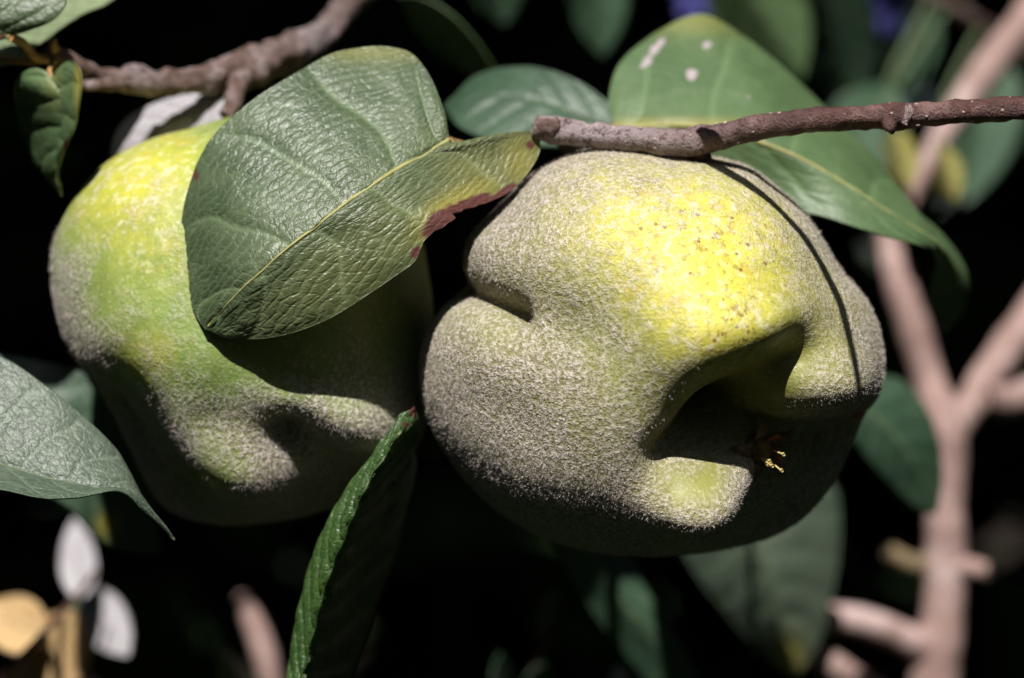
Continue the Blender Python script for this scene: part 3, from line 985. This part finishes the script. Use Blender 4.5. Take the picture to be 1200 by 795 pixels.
# ---------------- grey knobbly branch, upper left
gb = root('knobbly_branch', 'knobbly grey-brown branch with fruit spur and small leaves beside the lime-green quince', 'branch')
GB = [(700, -700, 0.42, 30), (540, -260, 0.22, 26), (440, -40, 0.12, 20), (412, 0, 0.090, 17), (395, 22, 0.076, 15), (372, 46, 0.066, 16), (345, 60, 0.058, 20), (310, 76, 0.050, 22), (288, 82, 0.046, 22), (262, 90, 0.043, 19),
      (225, 95, 0.039, 16), (185, 96, 0.036, 15), (160, 93, 0.034, 18), (142, 95, 0.032, 13), (120, 92, 0.030, 12), (100, 84, 0.027, 12), (80, 74, 0.024, 13), (64, 66, 0.022, 13), (52, 66, 0.021, 8)]
branch_tube(gb, GB, M_BRANCH, 420, 30, 0.30, 380, 22, grey=[(372, 44, 18, 22, 1.0), (165, 88, 18, 14, 0.9), (400, 15, 14, 20, 0.5)])
branch_tube(gb, [(282, 90, 0.042, 13), (277, 110, 0.036, 11), (270, 128, 0.032, 9), (264, 137, 0.031, 9)], M_BRANCH, 30, 16, 0.25, 450, 24, 'fruit_spur')
branch_tube(gb, [(148, 96, 0.030, 9), (125, 99, 0.027, 8), (96, 100, 0.025, 6)], M_BRANCH, 20, 12, 0.2, 500, 25, 'side_spur')
branch_tube(gb, [(66, 60, 0.021, 7), (62, 52, 0.020, 6), (66, 46, 0.020, 2)], M_PETIOLE, 10, 9, 0.3, 700, 27, 'bud')
# corner leaves
leaf(gb,
     [(12, 44, 0.0090), (-20, 22, 0.0070), (-60, -8, 0.0070), (-100, -40, 0.0130)],
     [(12, 44, 0.0090), (-30, 50, 0.0030), (-80, 28, 0.0010), (-110, -5, 0.0050), (-100, -40, 0.0130)],
     [(12, 44, 0.0090), (34, 36, 0.0080), (62, 24, 0.0070), (78, 0, 0.0080), (50, -34, 0.0130), (-30, -56, 0.0160), (-100, -40, 0.0130)],
     (M_LEAF, M_UNDER), nu=110, nv=70, seed=37, wave=0.6, label='glossy leaf at the tip of the knobbly branch',
     petiole=[(26, 50, 0.012), (40, 66, 0.017), (56, 70, 0.021)], nec=[(6, 42, 16, 5, -12, 0.8)])
leaf(gb,
     [(-30, 62, 0.0320), (20, 36, 0.0320), (80, 4, 0.0340), (160, -26, 0.0380)],
     [(-30, 62, 0.0320), (-20, 30, 0.0350), (40, -12, 0.0370), (110, -34, 0.0380), (160, -26, 0.0380)],
     [(-30, 62, 0.0320), (4, 77, 0.0280), (46, 52, 0.0270), (92, 20, 0.0280), (132, 2, 0.0310), (160, -26, 0.0380)],
     (M_UNDER, M_LEAF), nu=90, nv=60, seed=39, rib=M_RIB_GREEN, rib_r=0.0005, label='pale green leaf behind the glossy corner leaf',
     petiole=[(-10, 66, 0.030), (30, 72, 0.025), (56, 70, 0.021)], wave=0.5)
leaf(gb,
     [(60, 92, 0.0120), (72, 112, 0.0100), (74, 150, 0.0120), (66, 195, 0.0160), (72, 230, 0.0200)],
     [(60, 92, 0.0120), (42, 80, 0.0130), (22, 90, 0.0150), (18, 118, 0.0220), (26, 160, 0.0280), (44, 198, 0.0260), (60, 216, 0.0230), (72, 230, 0.0200)],
     [(60, 92, 0.0120), (80, 71, 0.0080), (94, 84, 0.0060), (93, 118, 0.0060), (87, 152, 0.0090), (74, 178, 0.0140), (66, 206, 0.0180), (72, 230, 0.0200)],
     (M_LEAF_SOFT, M_UNDER), nu=80, nv=50, veins=5, seed=41, rib_r=0.0004, rib=M_RIB_GREEN, wave=0.5, label='small folded leaf hanging under the branch tip',
     petiole=[(58, 84, 0.012), (64, 72, 0.021)], yel=[(92, 95, 4, 30, 0, 0.8), (62, 100, 8, 20, 0, 0.3)], nec=[(79, 171, 4, 5, 0, 1.2)])
leaf(gb,
     [(268, 118, 0.0410), (230, 130, 0.0430), (185, 150, 0.0450), (150, 190, 0.0490), (132, 220, 0.0520)],
     [(268, 118, 0.0410), (240, 108, 0.0470), (190, 118, 0.0510), (148, 140, 0.0530), (132, 168, 0.0530), (132, 220, 0.0520)],
     [(268, 118, 0.0410), (262, 140, 0.0390), (225, 170, 0.0410), (185, 195, 0.0430), (150, 215, 0.0490), (132, 220, 0.0520)],
     (M_PALE, M_LEAF), nu=70, nv=40, seed=43, rib=M_RIB_GREEN, rib_r=0.0004, label='pale woolly leaf underside behind the lime-green quince',
     petiole=[(272, 108, 0.05), (278, 94, 0.046)])

# ---------------- leafy shoot at the lower left, its stem beyond the frame
ls = root('leafy_shoot', 'shoot at the lower left with a large grey-green leaf in front of the lime-green quince', 'shoot')
branch_tube(ls, [(-330, 1500, 0.30, 20), (-240, 1000, 0.12, 16), (-180, 760, 0.03, 14), (-165, 600, 0.004, 12), (-175, 470, -0.004, 10), (-185, 380, -0.002, 7)], M_TWIG, 80, 14, 0.1, 400, 31)
leaf(ls,
     [(-120, 500, -0.012), (-50, 525, -0.013), (30, 553, -0.015), (100, 570, -0.016), (155, 580, -0.014), (206, 633, -0.010)],
     [(-120, 500, -0.012), (-110, 440, -0.008), (-55, 408, -0.004), (0, 417, -0.004), (55, 453, -0.006), (102, 492, -0.007), (140, 532, -0.008), (168, 590, -0.009), (206, 633, -0.010)],
     [(-120, 500, -0.012), (-105, 545, -0.018), (-50, 566, -0.022), (0, 573, -0.023), (45, 583, -0.023), (90, 584, -0.021), (138, 577, -0.018), (165, 597, -0.014), (206, 633, -0.010)],
     (M_LEAF_GREY, M_UNDER), nu=170, nv=110, veins=7, quilt=0.45, wave=0.8, rib_r=0.00045, rib=M_RIB_GREEN, seed=47,
     label='large grey-green leaf with a down-curved tip', petiole=[(-140, 505, -0.010), (-172, 515, 0.0)])
leaf(ls,
     [(-90, 470, 0.060), (0, 470, 0.056), (80, 500, 0.056), (150, 560, 0.062), (190, 650, 0.07)],
     [(-90, 470, 0.060), (-40, 420, 0.06), (60, 425, 0.06), (135, 460, 0.062), (175, 545, 0.066), (190, 650, 0.07)],
     [(-90, 470, 0.060), (-60, 520, 0.055), (20, 560, 0.054), (85, 600, 0.056), (125, 640, 0.062), (190, 650, 0.07)],
     (M_LEAF_DARK, M_UNDER), nu=60, nv=40, seed=53, rib=M_RIB_GREEN, label='dark leaf showing behind the grey-green leaf', petiole=[(-120, 500, 0.05), (-165, 560, 0.008)],
     nec=[(124, 616, 4, 6, 0, 0.5)], yel=[(124, 616, 8, 10, 0, 1.0)])

# ---------------- low shoot with the upright edge-on leaf
es = root('upright_shoot', 'low shoot with a narrow upturned leaf pointing between the two quinces', 'shoot')
branch_tube(es, [(420, 1700, 0.26, 18), (390, 1150, 0.10, 13), (360, 960, 0.02, 10), (352, 890, 0.0, 6)], M_TWIG, 50, 12, 0.1, 400, 35)
leaf(es,
     [(345, 850, -0.004), (362, 765, -0.004), (384, 680, -0.008), (420, 590, -0.012), (460, 520, -0.014), (486, 476, -0.012)],
     [(345, 850, -0.004), (334, 800, 0.002), (346, 730, 0.001), (366, 655, -0.002), (398, 588, -0.006), (444, 524, -0.010), (486, 476, -0.012)],
     [(345, 850, -0.004), (400, 810, 0.030), (432, 730, 0.040), (460, 660, 0.040), (478, 590, 0.030), (487, 520, 0.010), (486, 476, -0.012)],
     (M_LEAF_FRESH, M_UNDER), nu=200, nv=90, veins=11, quilt=1.2, wave=0.9, rib_r=0.00025, rib=M_LEAF_FRESH, seed=59, ladder=1.8,
     label='narrow upturned green leaf with reddish tip', petiole=[(346, 872, 0.003), (352, 900, 0.0)],
     nec=[(485, 480, 5, 7, 0, 1.0), (476, 498, 3, 4, 0, 0.9)])

# ---------------- pale stems far behind, right
bs = root('pale_stem', 'blurred pinkish-grey forked stem rising in the shade behind the yellow quince', 'stem')
Yb = 0.21
branch_tube(bs, [(1070, 1500, 0.34, 26), (1085, 1050, 0.235, 24), (1092, 850, Yb, 25), (1098, 775, Yb, 30), (1104, 730, Yb, 24), (1108, 670, Yb, 24), (1108, 600, Yb, 22), (1110, 540, Yb, 22), (1108, 500, Yb, 22), (1090, 450, Yb + .01, 20), (1070, 385, Yb + .01, 20), (1052, 325, Yb + .012, 17), (1040, 270, Yb + .02, 15)], M_PINKBARK, 140, 18, 0.12, 110, 61)
branch_tube(bs, [(1108, 520, Yb, 19), (1135, 478, Yb + .004, 19), (1165, 430, Yb + .01, 20), (1205, 375, Yb + .02, 20), (1300, 230, Yb + .05, 16), (1420, 20, Yb + .12, 12)], M_PINKBARK, 70, 16, 0.12, 110, 62, 'fork')
branch_tube(bs, [(1150, 465, Yb + .004, 16), (1180, 470, Yb + .01, 20), (1215, 455, Yb + .02, 18), (1300, 440, Yb + .04, 12)], M_PINKBARK, 40, 16, 0.15, 110, 63, 'fork')
branch_tube(bs, [(1096, 770, Yb, 22), (1060, 748, Yb - .004, 18), (1015, 730, Yb - .006, 17), (970, 722, Yb - .006, 16)], M_PINKBARK, 40, 16, 0.12, 110, 64, 'side_arm')
branch_tube(bs, [(1108, 664, Yb, 14), (1135, 666, Yb - .004, 12), (1158, 670, Yb - .006, 9)], M_PINKBARK, 20, 14, 0.15, 140, 65, 'stub')
branch_tube(bs, [(1100, 660, Yb, 12), (1070, 660, Yb, 11), (1040, 646, Yb, 9)], M_SEPAL, 20, 14, 0.15, 140, 66, 'stub')
b2_ = root('pale_stem', 'blurred pinkish stem crossing behind the twig by the yellow spots', 'stem')
branch_tube(b2_, [(1330, -260, 0.30, 20), (1210, 10, 0.24, 20), (1165, 70, 0.235, 20), (1125, 125, 0.23, 18), (1095, 175, 0.225, 13), (1065, 240, 0.222, 9), (1052, 300, 0.222, 7)], M_PINKBARK, 70, 16, 0.1, 110, 67)
b3_ = root('pale_stem', 'short blurred pinkish stem below the hanging leaf with brown tip', 'stem')
branch_tube(b3_, [(945, 762, 0.19, 12), (985, 785, 0.19, 16), (1040, 830, 0.20, 18), (1066, 900, 0.22, 18), (1080, 1050, 0.24, 16)], M_PINKBARK, 40, 14, 0.12, 110, 68)
b4_ = root('pale_stem', 'blurred pinkish stem between the narrow upturned leaf and the lower left leaves', 'stem')
branch_tube(b4_, [(282, 698, 0.18, 9), (294, 725, 0.18, 13), (308, 760, 0.18, 15), (318, 810, 0.18, 14), (330, 1000, 0.22, 14), (340, 1500, 0.32, 14)], M_PINKBARK, 50, 14, 0.12, 110, 69)


# ---------------- blurred leaves farther back: one shoot each group
def simple_leaf(parent, base, tip, width, y0, y1, mats, seed, label=None, tilt=0.02, bend=0.0, petiole=None, rib=M_RIB_GREEN):
    b, t = np.array(base, float), np.array(tip, float)
    d = t - b
    n = np.array([-d[1], d[0]]) / np.linalg.norm(d)
    mid, lf_, rt_ = [], [], []
    prof = [(0, 0), (0.12, .62), (0.3, .98), (0.5, 1.0), (0.72, .76), (0.9, .34), (1, 0)]
    for u, w in prof:
        m = b + d * u + n * bend * math.sin(math.pi * u)
        y = y0 + (y1 - y0) * u
        mid.append((m[0], m[1], y))
        a_ = m + n * width * w * 0.5
        c_ = m - n * width * w * 0.5
        lf_.append((a_[0], a_[1], y + tilt * w))
        rt_.append((c_[0], c_[1], y - tilt * 0.4 * w))
    return leaf(parent, mid, lf_, rt_, mats, nu=36, nv=18, veins=6, quilt=0.5, seed=seed, label=label, rib=rib, rib_r=0.0006, petiole=petiole, petmat=M_RIB_GREEN)


bk = root('background_shoot', 'blurred leafy shoot in the shade behind the twig and the broad spotted leaf', 'shoot')
branch_tube(bk, [(1500, 700, 0.62, 14), (1330, 200, 0.40, 12), (1150, 30, 0.30, 10), (950, -60, 0.27, 8), (760, -70, 0.25, 7), (560, -60, 0.2, 6), (470, -30, 0.15, 5)], M_BRANCH, 80, 12, 0.1, 150, 71)
simple_leaf(bk, (470, -6), (590, 104), 44, 0.11, 0.11, (M_LEAF_SOFT, M_UNDER), 72, petiole=[(468, -20, 0.14)])
simple_leaf(bk, (575, -60), (592, 30), 62, 0.20, 0.20, (M_LEAF_DARK, M_UNDER), 73, petiole=[(570, -62, 0.2)])
simple_leaf(bk, (700, -60), (706, 66), 66, 0.23, 0.22, (M_LEAF_DARK, M_UNDER), 74, petiole=[(705, -68, 0.245)])
simple_leaf(bk, (850, -60), (940, 92), 110, 0.25, 0.24, (M_LEAF_SOFT, M_UNDER), 75, petiole=[(850, -66, 0.26)])
simple_leaf(bk, (960, -50), (1000, 140), 100, 0.27, 0.29, (M_LEAF_DARK, M_UNDER), 76, petiole=[(960, -58, 0.27)])
simple_leaf(bk, (1080, 0), (1060, 110), 60, 0.29, 0.28, (M_LEAF_DARK, M_UNDER), 77, petiole=[(1090, 0, 0.285)])
simple_leaf(bk, (1170, 60), (1130, 240), 90, 0.31, 0.28, (M_LEAF_DARK, M_UNDER), 78, petiole=[(1180, 50, 0.315)])
simple_leaf(bk, (1046, 150), (1064, 222), 40, 0.22, 0.20, (M_YELLOWLEAF, M_UNDER), 79, 'small yellowed leaf', petiole=[(1040, 100, 0.26), (1090, 0, 0.285)])
simple_leaf(bk, (1100, 170), (1120, 236), 36, 0.22, 0.20, (M_YELLOWLEAF, M_UNDER), 80, 'small yellowed leaf', petiole=[(1110, 110, 0.26), (1150, 30, 0.30)])
simple_leaf(bk, (1050, 100), (960, 230), 90, 0.25, 0.22, (M_LEAF_DARK, M_UNDER), 81, petiole=[(1090, 40, 0.28), (1110, 10, 0.29)])

bl = root('background_shoot', 'blurred shoot with dry tan and pale downy leaves below the grey-green leaf', 'shoot')
branch_tube(bl, [(-160, 1300, 0.24, 7), (-60, 900, 0.14, 5), (0, 800, 0.115, 5), (42, 752, 0.11, 4.5), (85, 705, 0.14, 4), (112, 670, 0.15, 3)], M_TWIG, 60, 10, 0.1, 300, 82)
simple_leaf(bl, (94, 705), (88, 606), 42, 0.150, 0.180, (M_PALE, M_UNDER), 83, 'pale downy leaf', tilt=0.004, petiole=[(90, 702, 0.143)])
simple_leaf(bl, (96, 690), (150, 770), 58, 0.180, 0.150, (M_PALE, M_UNDER), 84, 'pale downy leaf', tilt=0.004, petiole=[(92, 698, 0.143)])
simple_leaf(bl, (55, 745), (-25, 715), 66, 0.125, 0.135, (M_DRY, M_DRY), 85, 'dry tan leaf', petiole=[(48, 748, 0.105)])
simple_leaf(bl, (90, 715), (20, 850), 84, 0.125, 0.135, (M_DRY, M_DRY), 86, 'dry tan leaf', petiole=[(86, 706, 0.138)])

bc = root('background_shoot', 'blurred shoot with a few small green leaves deep below the two quinces', 'shoot')
branch_tube(bc, [(560, 1500, 0.34, 9), (590, 1000, 0.20, 7), (610, 830, 0.16, 5), (650, 730, 0.15, 3), (655, 700, 0.15, 2)], M_TWIG, 50, 10, 0.1, 300, 87)
simple_leaf(bc, (628, 736), (658, 690), 20, 0.15, 0.15, (M_LEAF_DARK, M_UNDER), 88, petiole=[(640, 745, 0.152)])
simple_leaf(bc, (592, 830), (586, 765), 26, 0.155, 0.15, (M_LEAF_DARK, M_UNDER), 89, petiole=[(606, 842, 0.162)])
simple_leaf(bc, (618, 820), (640, 778), 28, 0.155, 0.15, (M_LEAF_DARK, M_UNDER), 90, petiole=[(612, 825, 0.16)])
simple_leaf(bc, (330, 900), (254, 752), 44, 0.16, 0.15, (M_LEAF_SOFT, M_UNDER), 91, petiole=[(450, 960, 0.18), (590, 1000, 0.20)])
simple_leaf(bc, (724, 840), (726, 778), 26, 0.155, 0.15, (M_PALE, M_UNDER), 92, 'pale downy leaf', petiole=[(690, 860, 0.16), (606, 850, 0.165)])


# ---------------- blue-violet blossoms glimpsed at the top edge
def blossom(px_, py_, y, rad, label):
    f = root('blossom', label, 'flower', 'violet blossoms')
    c0 = P(px_, py_, y)
    f.location = c0
    for k in range(5):
        a = 2 * math.pi * k / 5 + 0.3
        vs, fs = [], []
        for i, (u, w) in enumerate([(0.05, .05), (.35, .26), (.7, .36), (.92, .24), (1, .06)]):
            for s_ in (-1, 0, 1):
                r0 = rad * u
                vs.append((r0 * math.cos(a) - s_ * w * rad * math.sin(a), -0.25 * r0 + 0.1 * rad * abs(s_) * w, r0 * math.sin(a) + s_ * w * rad * math.cos(a)))
        for i in range(4):
            for s_ in range(2):
                q0 = i * 3 + s_
                fs.append((q0, q0 + 1, q0 + 4, q0 + 3))
        po = mesh_obj('petal', vs, fs, M_BLUE, f)
        md = po.modifiers.new('thickness', 'SOLIDIFY')
        md.thickness = 0.0004
    tv, tf = tube([(0, 0.0, 0, 0.0012), (0, 0.02, 0.002, 0.001), (0.01, 0.06, 0.03, 0.001), (0.02, 0.14, 0.06, 0.0012)], 14, 8)
    mesh_obj('stalk', tv, tf, M_RIB_GREEN, f)


blossom(1042, 14, 0.30, 0.009, 'violet-blue blossom blurred in the shade above the bare red twig')
blossom(812, 2, 0.30, 0.006, 'small violet-blue blossom above the broad spotted leaf')
